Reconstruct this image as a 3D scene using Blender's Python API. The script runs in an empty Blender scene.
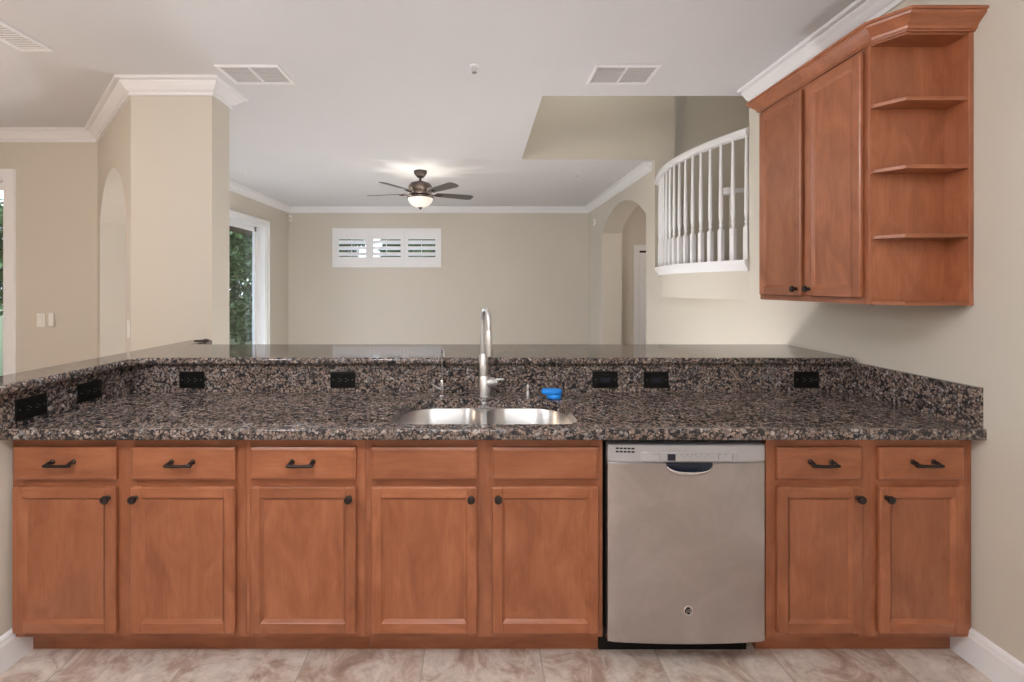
import bpy, bmesh, math, random
from mathutils import Vector, Matrix
R = math.radians
SC = bpy.context.scene
COL = SC.collection

# ------------------------------------------------------------------ camera, world, exposure
cam_d = bpy.data.cameras.new('camera'); cam = bpy.data.objects.new('camera', cam_d); COL.objects.link(cam)
cam.location = (0, 0, 1.45); cam.rotation_euler = (R(90), 0, 0)
cam_d.sensor_fit = 'HORIZONTAL'; cam_d.sensor_width = 36.0; cam_d.lens = 455 / 1024 * 36
cam_d.shift_x = (512 - 480) / 1024; cam_d.shift_y = (286 - 341) / 1024
cam_d.clip_start = 0.05; cam_d.clip_end = 200
SC.camera = cam
SC.view_settings.view_transform = 'Standard'; SC.view_settings.look = 'None'
SC.view_settings.gamma = 1; SC.view_settings.use_curve_mapping = False
SC.view_settings.exposure = 1.0
SC.cycles.use_denoising = True
SC.cycles.max_bounces = 10; SC.cycles.diffuse_bounces = 6
SC.cycles.sample_clamp_indirect = 8
w = bpy.data.worlds.new('sky'); SC.world = w; w.use_nodes = True
wn = w.node_tree.nodes; wl = w.node_tree.links
bg = wn['Background']
tc = wn.new('ShaderNodeTexCoord'); sp = wn.new('ShaderNodeSeparateXYZ'); wl.new(tc.outputs['Generated'], sp.inputs[0])
cr = wn.new('ShaderNodeValToRGB'); wl.new(sp.outputs[2], cr.inputs[0])
cr.color_ramp.elements[0].position = 0.0; cr.color_ramp.elements[0].color = (0.80, 0.88, 1.0, 1)
cr.color_ramp.elements[1].position = 0.7; cr.color_ramp.elements[1].color = (0.55, 0.72, 1.0, 1)
wl.new(cr.outputs[0], bg.inputs[0]); bg.inputs[1].default_value = 2.5

FILL_KITCHEN = 23.0     # emission of the added fill globes (radiance)
FILL_DINING = 19.0
FILL_LIVING = 32.0
FILL_STAIR = 6.0

# ------------------------------------------------------------------ materials
def new_mat(name):
    m = bpy.data.materials.new(name); m.use_nodes = True
    nt = m.node_tree; return m, nt.nodes, nt.links, nt.nodes['Principled BSDF']
def ramp(N, stops):
    r = N.new('ShaderNodeValToRGB'); el = r.color_ramp.elements
    while len(el) < len(stops): el.new(0.5)
    for e, (p, c) in zip(el, stops): e.position = p; e.color = (*c, 1)
    return r
def noise(N, L, vec, scale, detail=3, rough=0.5, dist=0):
    n = N.new('ShaderNodeTexNoise'); n.inputs['Scale'].default_value = scale
    n.inputs['Detail'].default_value = detail; n.inputs['Roughness'].default_value = rough
    n.inputs['Distortion'].default_value = dist
    if vec is not None: L.new(vec, n.inputs['Vector'])
    return n
def mixc(N, L, a, b, fac, mode='MIX'):
    m = N.new('ShaderNodeMix'); m.data_type = 'RGBA'; m.blend_type = mode
    for i, v in ((6, a), (7, b)):
        if isinstance(v, tuple): m.inputs[i].default_value = (*v, 1)
        else: L.new(v, m.inputs[i])
    if isinstance(fac, (int, float)): m.inputs[0].default_value = fac
    else: L.new(fac, m.inputs[0])
    return m.outputs[2]
def bump(N, L, B, h, strength, dist=0.01):
    b = N.new('ShaderNodeBump'); b.inputs['Strength'].default_value = strength; b.inputs['Distance'].default_value = dist
    L.new(h, b.inputs['Height']); L.new(b.outputs[0], B.inputs['Normal'])
def wpos(N): return N.new('ShaderNodeNewGeometry').outputs['Position']
def mapping(N, L, vec, scale=(1, 1, 1), rot=(0, 0, 0), loc=None):
    m = N.new('ShaderNodeMapping'); m.inputs['Scale'].default_value = scale; m.inputs['Rotation'].default_value = rot
    L.new(vec, m.inputs['Vector'])
    if loc is not None: L.new(loc, m.inputs['Location'])
    return m.outputs[0]

def paint(name, col, rough=0.6, bscale=180, bstr=0.15, var=0.03):
    m, N, L, B = new_mat(name)
    p = wpos(N); n = noise(N, L, p, 1.3, 2)
    c = mixc(N, L, tuple(x * (1 - var) for x in col), tuple(min(1, x * (1 + var)) for x in col), n.outputs[0])
    L.new(c, B.inputs['Base Color']); B.inputs['Roughness'].default_value = rough
    h = noise(N, L, p, bscale, 2, 0.5); bump(N, L, B, h.outputs[0], bstr, 0.002)
    return m
M = {}
M['wall'] = paint('wall_paint', (0.60, 0.56, 0.485))
M['ceiling'] = paint('ceiling_paint', (0.68, 0.685, 0.70), 0.8, 70, 0.5)
M['white'] = paint('white_trim_paint', (0.82, 0.82, 0.83), 0.35, 60, 0.02, 0.01)
M['brownsoffit'] = paint('brown_soffit', (0.16, 0.09, 0.06), 0.7)
M['concrete'] = paint('concrete', (0.4, 0.38, 0.34), 0.9, 40, 0.4, 0.1)
M['lawn'] = paint('lawn', (0.10, 0.095, 0.02), 0.9, 30, 0.8, 0.3)

def wood(name, vertical=True):
    m, N, L, B = new_mat(name)
    t = N.new('ShaderNodeTexCoord'); oi = N.new('ShaderNodeObjectInfo')
    mul = N.new('ShaderNodeVectorMath'); mul.operation = 'MULTIPLY'; mul.inputs[1].default_value = (13, 7, 19)
    cmb = N.new('ShaderNodeCombineXYZ')
    for i in range(3): L.new(oi.outputs['Random'], cmb.inputs[i])
    L.new(cmb.outputs[0], mul.inputs[0])
    sc1 = (45, 45, 3) if vertical else (3, 45, 45)
    sc2 = (7, 7, 3) if vertical else (3, 7, 7)
    v1 = mapping(N, L, t.outputs['Object'], sc1, loc=mul.outputs[0])
    v2 = mapping(N, L, t.outputs['Object'], sc2, loc=mul.outputs[0])
    g = noise(N, L, v1, 2.2, 6, 0.65, 0.6); bl = noise(N, L, v2, 1.2, 4, 0.6, 1.2)
    r1 = ramp(N, [(0.25, (0.25, 0.083, 0.036)), (0.5, (0.335, 0.118, 0.053)), (0.75, (0.42, 0.160, 0.078))])
    L.new(bl.outputs[0], r1.inputs[0])
    r2 = ramp(N, [(0.3, (0.72, 0.66, 0.62)), (0.6, (1, 1, 1))]); L.new(g.outputs[0], r2.inputs[0])
    c = mixc(N, L, r1.outputs[0], r2.outputs[0], 0.55, 'MULTIPLY')
    hv = N.new('ShaderNodeHueSaturation'); L.new(c, hv.inputs['Color'])
    mr = N.new('ShaderNodeMapRange'); L.new(oi.outputs['Random'], mr.inputs[0]); mr.inputs[3].default_value = 0.92; mr.inputs[4].default_value = 1.1
    L.new(mr.outputs[0], hv.inputs['Value'])
    L.new(hv.outputs[0], B.inputs['Base Color'])
    B.inputs['Roughness'].default_value = 0.33
    bump(N, L, B, g.outputs[0], 0.06, 0.002)
    return m
M['wood_v'] = wood('stained_maple_upright', True)
M['wood_h'] = wood('stained_maple_level', False)

def granite():
    m, N, L, B = new_mat('brown_granite')
    p = wpos(N)
    d = noise(N, L, p, 38, 3, 0.6); off = N.new('ShaderNodeVectorMath'); off.operation = 'MULTIPLY_ADD'
    L.new(d.outputs['Color'], off.inputs[0]); off.inputs[1].default_value = (0.026, 0.026, 0.026); L.new(p, off.inputs[2])
    v = N.new('ShaderNodeTexVoronoi'); v.feature = 'F1'; v.inputs['Scale'].default_value = 64; L.new(off.outputs[0], v.inputs['Vector'])
    v2 = N.new('ShaderNodeTexVoronoi'); v2.feature = 'DISTANCE_TO_EDGE'; v2.inputs['Scale'].default_value = 64; L.new(off.outputs[0], v2.inputs['Vector'])
    sp = N.new('ShaderNodeSeparateColor'); L.new(v.outputs['Color'], sp.inputs[0])
    cells = ramp(N, [(0.0, (0.03, 0.028, 0.03)), (0.06, (0.045, 0.04, 0.04)), (0.11, (0.17, 0.135, 0.115)), (0.5, (0.29, 0.215, 0.178)),
                     (0.72, (0.38, 0.29, 0.24)), (0.85, (0.23, 0.22, 0.225)), (1.0, (0.50, 0.43, 0.38))])
    L.new(sp.outputs[0], cells.inputs[0])
    fine = noise(N, L, p, 210, 3, 0.65)
    fr = ramp(N, [(0.38, (0.18, 0.17, 0.18)), (0.50, (0.95, 0.95, 0.95)), (0.7, (1.3, 1.25, 1.2))]); L.new(fine.outputs[0], fr.inputs[0])
    c = mixc(N, L, cells.outputs[0], fr.outputs[0], 0.85, 'MULTIPLY')
    er = ramp(N, [(0.0, (1, 1, 1)), (0.12, (0.85, 0.85, 0.85)), (0.25, (0, 0, 0))]); L.new(v2.outputs[0], er.inputs[0])
    med = noise(N, L, p, 75, 3); mm = N.new('ShaderNodeMath'); mm.operation = 'MULTIPLY'
    mrr = ramp(N, [(0.40, (0.15, 0.15, 0.15)), (0.54, (1, 1, 1))]); L.new(med.outputs[0], mrr.inputs[0])
    L.new(er.outputs[0], mm.inputs[0]); L.new(mrr.outputs[0], mm.inputs[1])
    c = mixc(N, L, c, (0.018, 0.018, 0.022), mm.outputs[0])
    L.new(c, B.inputs['Base Color']); B.inputs['Roughness'].default_value = 0.05
    B.inputs['Specular IOR Level'].default_value = 0.45
    return m
M['granite'] = granite()

def tile():
    m, N, L, B = new_mat('stone_floor_tile')
    p = wpos(N)
    def math2(op, a, b):
        q = N.new('ShaderNodeMath'); q.operation = op
        for i, v in enumerate((a, b)):
            if isinstance(v, (int, float)): q.inputs[i].default_value = v
            else: L.new(v, q.inputs[i])
        return q.outputs[0]
    s = N.new('ShaderNodeSeparateXYZ'); L.new(p, s.inputs[0])
    T = 0.457
    ux = math2('DIVIDE', math2('ADD', s.outputs[0], 0.22 + 10 * T), T); uy = math2('DIVIDE', math2('ADD', s.outputs[1], 10 * T - 1.60), T)
    fx = math2('FRACT', ux, 0); fy = math2('FRACT', uy, 0)
    def edge(f): return math2('MINIMUM', f, math2('SUBTRACT', 1.0, f))
    e = math2('MINIMUM', edge(fx), edge(fy)); g = math2('LESS_THAN', e, 0.0065)
    cell = N.new('ShaderNodeCombineXYZ'); L.new(math2('FLOOR', ux, 0), cell.inputs[0]); L.new(math2('FLOOR', uy, 0), cell.inputs[1])
    wn_ = N.new('ShaderNodeTexWhiteNoise'); wn_.noise_dimensions = '3D'; L.new(cell.outputs[0], wn_.inputs['Vector'])
    off = N.new('ShaderNodeVectorMath'); off.operation = 'MULTIPLY_ADD'; L.new(wn_.outputs['Color'], off.inputs[0]); off.inputs[1].default_value = (9, 9, 9); L.new(p, off.inputs[2])
    n1 = noise(N, L, off.outputs[0], 4.5, 8, 0.68, 1.6); n2 = noise(N, L, off.outputs[0], 22, 5, 0.7, 0.5)
    r = ramp(N, [(0.3, (0.30, 0.20, 0.15)), (0.43, (0.46, 0.34, 0.275)), (0.52, (0.60, 0.51, 0.45)), (0.68, (0.72, 0.63, 0.56))]); L.new(n1.outputs[0], r.inputs[0])
    r2 = ramp(N, [(0.35, (0.72, 0.68, 0.66)), (0.55, (1, 1, 1))]); L.new(n2.outputs[0], r2.inputs[0])
    c = mixc(N, L, r.outputs[0], r2.outputs[0], 0.7, 'MULTIPLY')
    c = mixc(N, L, c, (0.40, 0.33, 0.28), g)
    L.new(c, B.inputs['Base Color']); B.inputs['Roughness'].default_value = 0.45
    bump(N, L, B, n1.outputs[0], 0.1, 0.004)
    return m
M['tile'] = tile()

def metal(name, col, rough, stretch=None, metallic=1.0, smudge=0.0):
    m, N, L, B = new_mat(name)
    B.inputs['Metallic'].default_value = metallic
    t = N.new('ShaderNodeTexCoord')
    n = noise(N, L, mapping(N, L, t.outputs['Object'], stretch or (1, 1, 1)), 60 if stretch else 12, 4)
    c = mixc(N, L, tuple(x * 0.9 for x in col), col, n.outputs[0])
    if smudge:
        n2 = noise(N, L, t.outputs['Object'], 5, 5, 0.6, 1.0); rr = ramp(N, [(0.42, (0, 0, 0)), (0.68, (1, 1, 1))]); L.new(n2.outputs[0], rr.inputs[0])
        c = mixc(N, L, c, tuple(min(1, x * (1 + smudge)) for x in col), rr.outputs[0])
    L.new(c, B.inputs['Base Color'])
    mr = N.new('ShaderNodeMapRange'); L.new(n.outputs[0], mr.inputs[0]); mr.inputs[3].default_value = rough * 0.85; mr.inputs[4].default_value = rough * 1.15
    L.new(mr.outputs[0], B.inputs['Roughness'])
    return m
M['steel'] = metal('brushed_stainless_steel', (0.52, 0.495, 0.49), 0.34, (0.6, 1, 40), smudge=0.10)
M['sinksteel'] = metal('satin_sink_steel', (0.60, 0.59, 0.58), 0.3, (30, 1, 1))
M['nickel'] = metal('satin_nickel', (0.76, 0.76, 0.76), 0.42)
M['chrome'] = metal('polished_chrome', (0.80, 0.80, 0.82), 0.12)
M['panelgrey'] = metal('grey_control_panel', (0.52, 0.52, 0.54), 0.4, metallic=0.55)
M['bronze'] = metal('dark_bronze', (0.055, 0.042, 0.038), 0.38, metallic=0.8)
M['fanbronze'] = metal('aged_bronze', (0.075, 0.056, 0.05), 0.45, metallic=0.55)
def plain(name, col, rough=0.5, **kw):
    m, N, L, B = new_mat(name)
    t = N.new('ShaderNodeTexCoord'); n = noise(N, L, t.outputs['Object'], 30, 3)
    L.new(mixc(N, L, tuple(x * 0.93 for x in col), tuple(min(1, x * 1.05) for x in col), n.outputs[0]), B.inputs['Base Color'])
    B.inputs['Roughness'].default_value = rough
    for k, v in kw.items(): B.inputs[k].default_value = v
    return m
M['black'] = plain('black_plastic', (0.004, 0.004, 0.004), 0.35, **{'Specular IOR Level': 0.25})
M['blackmatte'] = plain('black_matte', (0.01, 0.01, 0.01), 0.7)
M['slot'] = plain('outlet_slot', (0.10, 0.10, 0.11), 0.3)
M['display'] = plain('display_glass', (0.012, 0.016, 0.03), 0.15)
M['icon'] = plain('panel_print', (0.22, 0.22, 0.23), 0.5)
M['plastic'] = plain('white_plastic', (0.80, 0.79, 0.75), 0.35)
M['ivory'] = plain('ivory_plastic', (0.60, 0.54, 0.43), 0.4)
M['blue'] = plain('blue_sponge', (0.01, 0.25, 0.80), 0.55)
M['blade'] = plain('weathered_fan_blade', (0.10, 0.088, 0.082), 0.42)
M['grille'] = plain('vent_grey', (0.55, 0.54, 0.54), 0.6)
M['bark'] = plain('bark', (0.10, 0.07, 0.05), 0.9)
def leafm(name, a, b):
    m, N, L, B = new_mat(name)
    p = wpos(N); n = noise(N, L, p, 7, 4)
    r = ramp(N, [(0.3, a), (0.65, b)]); L.new(n.outputs[0], r.inputs[0]); L.new(r.outputs[0], B.inputs['Base Color'])
    B.inputs['Roughness'].default_value = 0.5
    return m
M['leaf'] = leafm('leaves', (0.035, 0.065, 0.018), (0.20, 0.28, 0.09))
def glassm():
    m, N, L, B = new_mat('window_glass')
    tr = N.new('ShaderNodeBsdfTransparent'); tr.inputs[0].default_value = (0.93, 0.96, 0.96, 1)
    gl = N.new('ShaderNodeBsdfGlossy'); gl.inputs['Roughness'].default_value = 0.02
    lw = N.new('ShaderNodeLayerWeight'); lw.inputs[0].default_value = 0.5
    pw_ = N.new('ShaderNodeMath'); pw_.operation = 'POWER'; pw_.inputs[1].default_value = 5; L.new(lw.outputs['Facing'], pw_.inputs[0])
    ma = N.new('ShaderNodeMath'); ma.operation = 'MULTIPLY_ADD'; ma.inputs[1].default_value = 0.7; ma.inputs[2].default_value = 0.04; L.new(pw_.outputs[0], ma.inputs[0])
    mx = N.new('ShaderNodeMixShader'); L.new(ma.outputs[0], mx.inputs[0]); L.new(tr.outputs[0], mx.inputs[1]); L.new(gl.outputs[0], mx.inputs[2])
    L.new(mx.outputs[0], N['Material Output'].inputs[0])
    return m
M['glass'] = glassm()
def emit(name, col, s):
    m, N, L, B = new_mat(name)
    B.inputs['Base Color'].default_value = (0.8, 0.8, 0.78, 1); B.inputs['Emission Color'].default_value = (*col, 1); B.inputs['Emission Strength'].default_value = s
    return m
M['globe_k'] = emit('fill_kitchen_globe', (0.98, 0.98, 1.0), FILL_KITCHEN)  # glow of the globes added as fill light
M['globe_d'] = emit('fill_dining_globe', (1.0, 0.74, 0.54), FILL_DINING)
M['globe_l'] = emit('fill_living_globe', (0.96, 0.98, 1.0), FILL_LIVING)
M['globe_h'] = emit('fill_hallway_globe', (1.0, 0.80, 0.68), 7.0)
M['globe_s'] = emit('fill_stair_globe', (1.0, 0.96, 0.93), FILL_STAIR)
M['bowl'] = emit('lit_fan_bowl', (1.0, 0.90, 0.72), 0.22)

# ------------------------------------------------------------------ helpers
def obj(name, bm, mat, parent=None, smooth=False, auto=None):
    bmesh.ops.recalc_face_normals(bm, faces=bm.faces)
    me = bpy.data.meshes.new(name); bm.to_mesh(me); bm.free()
    for mm in (mat if isinstance(mat, (list, tuple)) else [mat]): me.materials.append(mm)
    if smooth:
        for p in me.polygons: p.use_smooth = True
        if auto: me.set_sharp_from_angle(angle=R(auto))
    o = bpy.data.objects.new(name, me); COL.objects.link(o)
    if parent is not None: o.parent = parent
    return o
def tag(o, label, cat, group=None):
    o['label'] = label; o['category'] = cat
    if group: o['group'] = group
    return o
def thing(name, label, cat, loc=(0, 0, 0), rz=0, group=None):
    o = bpy.data.objects.new(name, None); COL.objects.link(o); o.location = loc; o.rotation_euler = (0, 0, rz)
    o.empty_display_size = 0.05
    return tag(o, label, cat, group)
def struct(name, bm, m, parent=None, **k):
    o = obj(name, bm, m, parent, **k)
    if parent is None: o['kind'] = 'structure'
    return o
def box(bm, x0, x1, y0, y1, z0, z1, bev=0, mi=0, seg=1):
    t = bmesh.new()
    vs = [t.verts.new((x, y, z)) for x in (x0, x1) for y in (y0, y1) for z in (z0, z1)]
    for f in ((0, 1, 3, 2), (4, 6, 7, 5), (0, 4, 5, 1), (2, 3, 7, 6), (0, 2, 6, 4), (1, 5, 7, 3)): t.faces.new([vs[i] for i in f])
    if bev: bmesh.ops.bevel(t, geom=list(t.edges), offset=bev, segments=seg, affect='EDGES', profile=0.5)
    merge(bm, t, mi); return bm
def merge(bm, t, mi=0):
    mp = {v: bm.verts.new(v.co) for v in t.verts}
    for f in t.faces:
        try: g = bm.faces.new([mp[v] for v in f.verts]); g.material_index = mi or f.material_index; g.smooth = f.smooth
        except ValueError: pass
    t.free()
def B_(*a, **k): return box(bmesh.new(), *a, **k)
def lathe(bm, prof, c=(0, 0, 0), n=24, axis='Z', mi=0):
    """prof: list of (radius, height) along the axis."""
    rings = []
    for r, h in prof:
        ring = []
        if r < 1e-6:
            p = (0, 0, h); ring = [p]
        else: ring = [(r * math.cos(2 * math.pi * i / n), r * math.sin(2 * math.pi * i / n), h) for i in range(n)]
        vs = []
        for p in ring:
            if axis == 'Y': p = (p[0], p[2], p[1])
            if axis == 'X': p = (p[2], p[0], p[1])
            vs.append(bm.verts.new((p[0] + c[0], p[1] + c[1], p[2] + c[2])))
        rings.append(vs)
    for a, b in zip(rings, rings[1:]):
        for i in range(n):
            j = (i + 1) % n
            q = [a[i % len(a)], a[j % len(a)], b[j % len(b)], b[i % len(b)]]
            q = list(dict.fromkeys(q))
            if len(q) > 2:
                try: f = bm.faces.new(q); f.material_index = mi
                except ValueError: pass
    for e in (rings[0], rings[-1]):
        if len(e) > 2:
            try: f = bm.faces.new(e); f.material_index = mi
            except ValueError: pass
    return bm
def tube(bm, pts, r, n=12, mi=0):
    pts = [Vector(p) for p in pts]; rs = r if isinstance(r, (list, tuple)) else [r] * len(pts)
    rings = []; prev = None
    for i, p in enumerate(pts):
        t = (pts[min(i + 1, len(pts) - 1)] - pts[max(i - 1, 0)]).normalized()
        if prev is None:
            a = Vector((0, 0, 1)) if abs(t.z) < 0.9 else Vector((1, 0, 0)); u = t.cross(a).normalized()
        else: u = (prev - t * prev.dot(t)).normalized()
        prev = u; v = t.cross(u)
        rings.append([bm.verts.new(p + rs[i] * (math.cos(2 * math.pi * k / n) * u + math.sin(2 * math.pi * k / n) * v)) for k in range(n)])
    for a, b in zip(rings, rings[1:]):
        for k in range(n): f = bm.faces.new([a[k], a[(k + 1) % n], b[(k + 1) % n], b[k]]); f.material_index = mi
    bm.faces.new(rings[0][::-1]); bm.faces.new(rings[-1]); return bm
def prism(pts, z0, z1, bev=0, seg=3, pred=None, hole=None, axis='Z'):
    """extrude a plan polygon between two heights (axis Z), or a (y, z) polygon along X (axis X)."""
    bm = bmesh.new()
    def vv(p, h):
        return (p[0], p[1], h) if axis == 'Z' else ((h, p[0], p[1]) if axis == 'X' else (p[0], h, p[1]))
    loops = [pts] + (([hole] if not isinstance(hole[0][0], (list, tuple)) else hole) if hole else [])
    edges = []
    for lp in loops:
        vs = [bm.verts.new(vv(p, z0)) for p in lp]
        edges += [bm.edges.new((vs[i], vs[(i + 1) % len(vs)])) for i in range(len(vs))]
    if hole: bmesh.ops.triangle_fill(bm, use_beauty=True, use_dissolve=False, edges=edges)
    else: bm.faces.new(vs)
    g = bmesh.ops.extrude_face_region(bm, geom=list(bm.faces))
    d = Vector(vv((0, 0), z1)) - Vector(vv((0, 0), z0))
    bmesh.ops.translate(bm, vec=d, verts=[v for v in g['geom'] if isinstance(v, bmesh.types.BMVert)])
    if bev:
        bmesh.ops.recalc_face_normals(bm, faces=bm.faces)
        es = [e for e in bm.edges if len(e.link_faces) == 2 and e.calc_face_angle(0) > 0.6 and (pred is None or pred((e.verts[0].co + e.verts[1].co) / 2, e))]
        bmesh.ops.bevel(bm, geom=es, offset=bev, segments=seg, affect='EDGES', profile=0.5)
    return bm
def sweep(path, prof, ends=True, left=True):
    """sweep profile [(out, z)] along plan polyline with mitred corners; 'out' is to the left (or right) of travel."""
    bm = bmesh.new(); P = [Vector(p) for p in path]; sg = 1 if left else -1
    def nrm(a, b): t = (b - a).normalized(); return Vector((-t.y, t.x)) * sg
    rings = []
    for i, p in enumerate(P):
        if i == 0: m = nrm(P[0], P[1])
        elif i == len(P) - 1: m = nrm(P[-2], P[-1])
        else:
            n1, n2 = nrm(P[i - 1], p), nrm(p, P[i + 1]); m = (n1 + n2); m = m / (m.length_squared / 2) if m.length > 1e-6 else n1
        rings.append([bm.verts.new((p.x + m.x * o_, p.y + m.y * o_, z)) for o_, z in prof])
    k = len(prof)
    for a, b in zip(rings, rings[1:]):
        for i in range(k): bm.faces.new([a[i], a[(i + 1) % k], b[(i + 1) % k], b[i]])
    bm.faces.new(rings[0]); bm.faces.new(rings[-1]); return bm
def copy_tree(o, parent=None):
    c = o.copy(); COL.objects.link(c)
    if parent is not None: c.parent = parent
    for ch in list(o.children): copy_tree(ch, c)
    return c
def text_bm(body, size, loc, ext=0.0006, rot=(R(90), 0, 0), shear=0.0):
    cu = bpy.data.curves.new('lettering', 'FONT'); cu.body = body; cu.size = size; cu.extrude = ext; cu.align_x = 'CENTER'; cu.align_y = 'CENTER'; cu.shear = shear
    o = bpy.data.objects.new('lettering', cu); COL.objects.link(o)
    bpy.context.view_layer.update()
    me = bpy.data.meshes.new_from_object(o.evaluated_get(bpy.context.evaluated_depsgraph_get()))
    bm = bmesh.new(); bm.from_mesh(me); bpy.data.objects.remove(o); bpy.data.meshes.remove(me)
    from mathutils import Euler
    bmesh.ops.transform(bm, matrix=Matrix.Translation(loc) @ Euler(rot).to_matrix().to_4x4(), verts=bm.verts)
    return bm

# ------------------------------------------------------------------ the setting
CZ = 2.82; WX = 1.895; LX = -3.33; BY = 7.91; TOPZ = 5.3
fl = B_(-6.4, 3.7, -2.7, 4.17, -0.15, 0); box(fl, -3.53, 3.7, 4.17, 8.11, -0.15, 0)
struct('floor', fl, M['tile'])
c = B_(-6.4, WX, -2.7, 3.28, CZ, CZ + 0.2)
box(c, -6.4, 0.45, 3.28, 4.17, CZ, CZ + 0.2); box(c, -3.53, 0.45, 4.17, 4.93, CZ, CZ + 0.2); box(c, -3.53, 2.11, 4.931, 5.25, CZ, CZ + 0.2); box(c, -3.53, 3.7, 5.25, 8.11, CZ, CZ + 0.2)
struct('ceiling', c, M['ceiling'])
# right wall of kitchen and living room: open above the landing, arched doorway further on
rw = B_(WX, WX + 0.12, -2.7, 3.205, 0, TOPZ); box(rw, WX, WX + 0.12, 3.205, 4.93, 0, 1.60); box(rw, WX, 2.11, 4.93, 5.05, 0, CZ + 0.001)
def arc(c0, c1, z0, rise, n=24):
    h = (c1 - c0) / 2; rad = (h * h + rise * rise) / (2 * rise); am = math.asin(h / rad)
    return [((c0 + c1) / 2 + rad * math.sin(am * (2 * i / n - 1)), z0 + rise - rad + rad * math.cos(am * (2 * i / n - 1))) for i in range(n + 1)]
pts = [(5.05, 0)] + [(5.19, 0)] + arc(5.19, 7.07, 2.27, 0.31) + [(7.07, 0), (8.11, 0), (8.11, CZ), (5.05, CZ)]
merge(rw, prism(pts, WX, 2.20, axis='X'))
struct('wall_right', rw, M['wall'])
# back wall with transom window opening
wx0, wx1, wz0, wz1 = -2.53, -0.70, 1.80, 2.425
bw = B_(-3.53, wx0, BY, BY + 0.2, 0, CZ); box(bw, wx1, WX, BY, BY + 0.2, 0, CZ)
box(bw, wx0, wx1, BY, BY + 0.2, 0, wz0); box(bw, wx0, wx1, BY, BY + 0.2, wz1, CZ)
struct('wall_back', bw, M['wall'])
# living room left wall with slider opening  Y 4.5..7.12
lw = B_(LX - 0.2, LX, 4.17, 4.55, 0, CZ); box(lw, LX - 0.2, LX, 7.07, BY, 0, CZ); box(lw, LX - 0.2, LX, 4.55, 7.07, 2.38, CZ)
struct('wall_left', lw, M['wall'])
# dining wall facing the camera with slider opening X -6.1..-4.19
dw = B_(-4.19, LX - 0.05, 4.02, 4.17, 0, CZ); box(dw, -6.4, -6.1, 4.02, 4.17, 0, CZ); box(dw, -6.1, -4.19, 4.02, 4.17, 2.40, CZ)
struct('wall_dining', dw, M['wall'])
struct('wall_dining_side', B_(-6.4, -6.28, -2.7, 4.02, 0, CZ), M['wall'])
struct('wall_behind', B_(-6.28, WX, -2.7, -2.58, 0, CZ), M['wall'])
# angled wall with arch
ax, ay, bx, by = -2.333, 3.04, -3.38, 4.02
Lw = math.hypot(bx - ax, by - ay); ang = math.atan2(by - ay, bx - ax)
t0, t1 = 0.17, 1.30
pts = [(0, 0), (t0, 0)] + arc(t0, t1, 2.0, 0.36) + [(t1, 0), (Lw, 0), (Lw, CZ), (0, CZ)]
aw = prism(pts, 0, 0.22, axis='Y')
# local x runs along the wall; local +y must point away from the camera side
bmesh.ops.transform(aw, matrix=Matrix.Translation((ax, ay, 0)) @ Matrix.Rotation(ang, 4, 'Z') @ Matrix.Scale(-1, 4, (0, 1, 0)), verts=aw.verts)
struct('wall_angled', aw, M['wall'])
struct('wall_column', B_(-2.333, -1.79, 3.04, 3.25, 0, CZ), M['wall'])
# half wall under the bar
pw = B_(-1.91, -1.802, 1.10, 3.04, 0, 1.055); box(pw, -1.79, WX, 2.332, 2.52, 0, 1.055)
struct('wall_half', pw, M['wall'])
# stair hall
sw = B_(0.33, 0.45, 3.28, 4.93, CZ + 0.2, TOPZ)
box(sw, 0.33, 3.5, 3.16, 3.28, CZ + 0.2, TOPZ); box(sw, WX + 0.12, 3.5, 3.08, 3.2, 0, TOPZ)
box(sw, 0.33, 2.11, 4.93, 5.05, CZ + 0.001, TOPZ); box(sw, 2.11, 3.5, 5.13, 5.249, 0, TOPZ)
box(sw, 3.5, 3.62, 3.08, 8.11, 0, TOPZ)
struct('wall_stair', sw, M['wall'])
struct('ceiling_stair', B_(0.33, 3.62, 3.08, 5.25, TOPZ, TOPZ + 0.1), M['ceiling'])
struct('wall_hallway', B_(2.20, 3.5, 7.55, 7.67, 0, CZ), M['wall'])

# landing behind the curved rail
def bal(u, off=0.0):
    """u 0..1 along the bulging edge, near end first; off pushes outward."""
    y = 3.205 + u * 1.595; tt = (y - 4.0025) / 0.7975
    x = WX - 0.19 * (1 - tt * tt); dx = 0.19 * 2 * tt / 0.7975
    n = Vector((-1, dx)).normalized()
    return (x + n.x * off, min(max(y + n.y * off, 3.205 - off * 0.3), 4.82))
def ledge(off, z0, z1):
    P = [bal(i / 32, off) for i in range(33)]
    return prism(P + [(WX + 0.001, 4.86), (WX + 0.001, 3.206)], z0, z1)
struct('wall_landing', ledge(0.0, 1.35, 1.558), M['wall'])
ld = ledge(0.042, 1.60, 1.635); merge(ld, ledge(0.028, 1.585, 1.60)); merge(ld, ledge(0.014, 1.558, 1.585))
struct('trim_landing', ld, M['white'])
struct('floor_landing', B_(WX + 0.12, 3.5, 3.205, 5.13, 1.50, 1.60), M['ceiling'])

# crown mouldings
CR = [(o_, CZ - d_) for o_, d_ in ((0, .100), (.015, .100), (.017, .088), (.010, .086), (.012, .077), (.024, .072), (.036, .060), (.046, .046), (.060, .034), (.066, .027), (.059, .025), (.061, .018), (.086, .016), (.092, .010), (.092, 0), (0, 0))]
struct('trim_1', sweep([(-6.28, 4.02), (-3.38, 4.02), (-2.333, 3.04), (-1.79, 3.04), (-1.79, 3.25), (-2.2, 3.25)], CR, left=False), M['white'])
struct('trim_2', sweep([(LX, 4.3), (LX, BY), (WX, BY), (WX, 5.02)], CR, left=False), M['white'])
struct('trim_3', sweep([(WX, 3.19), (WX, -2.58)], CR, left=False), M['white'])
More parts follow.
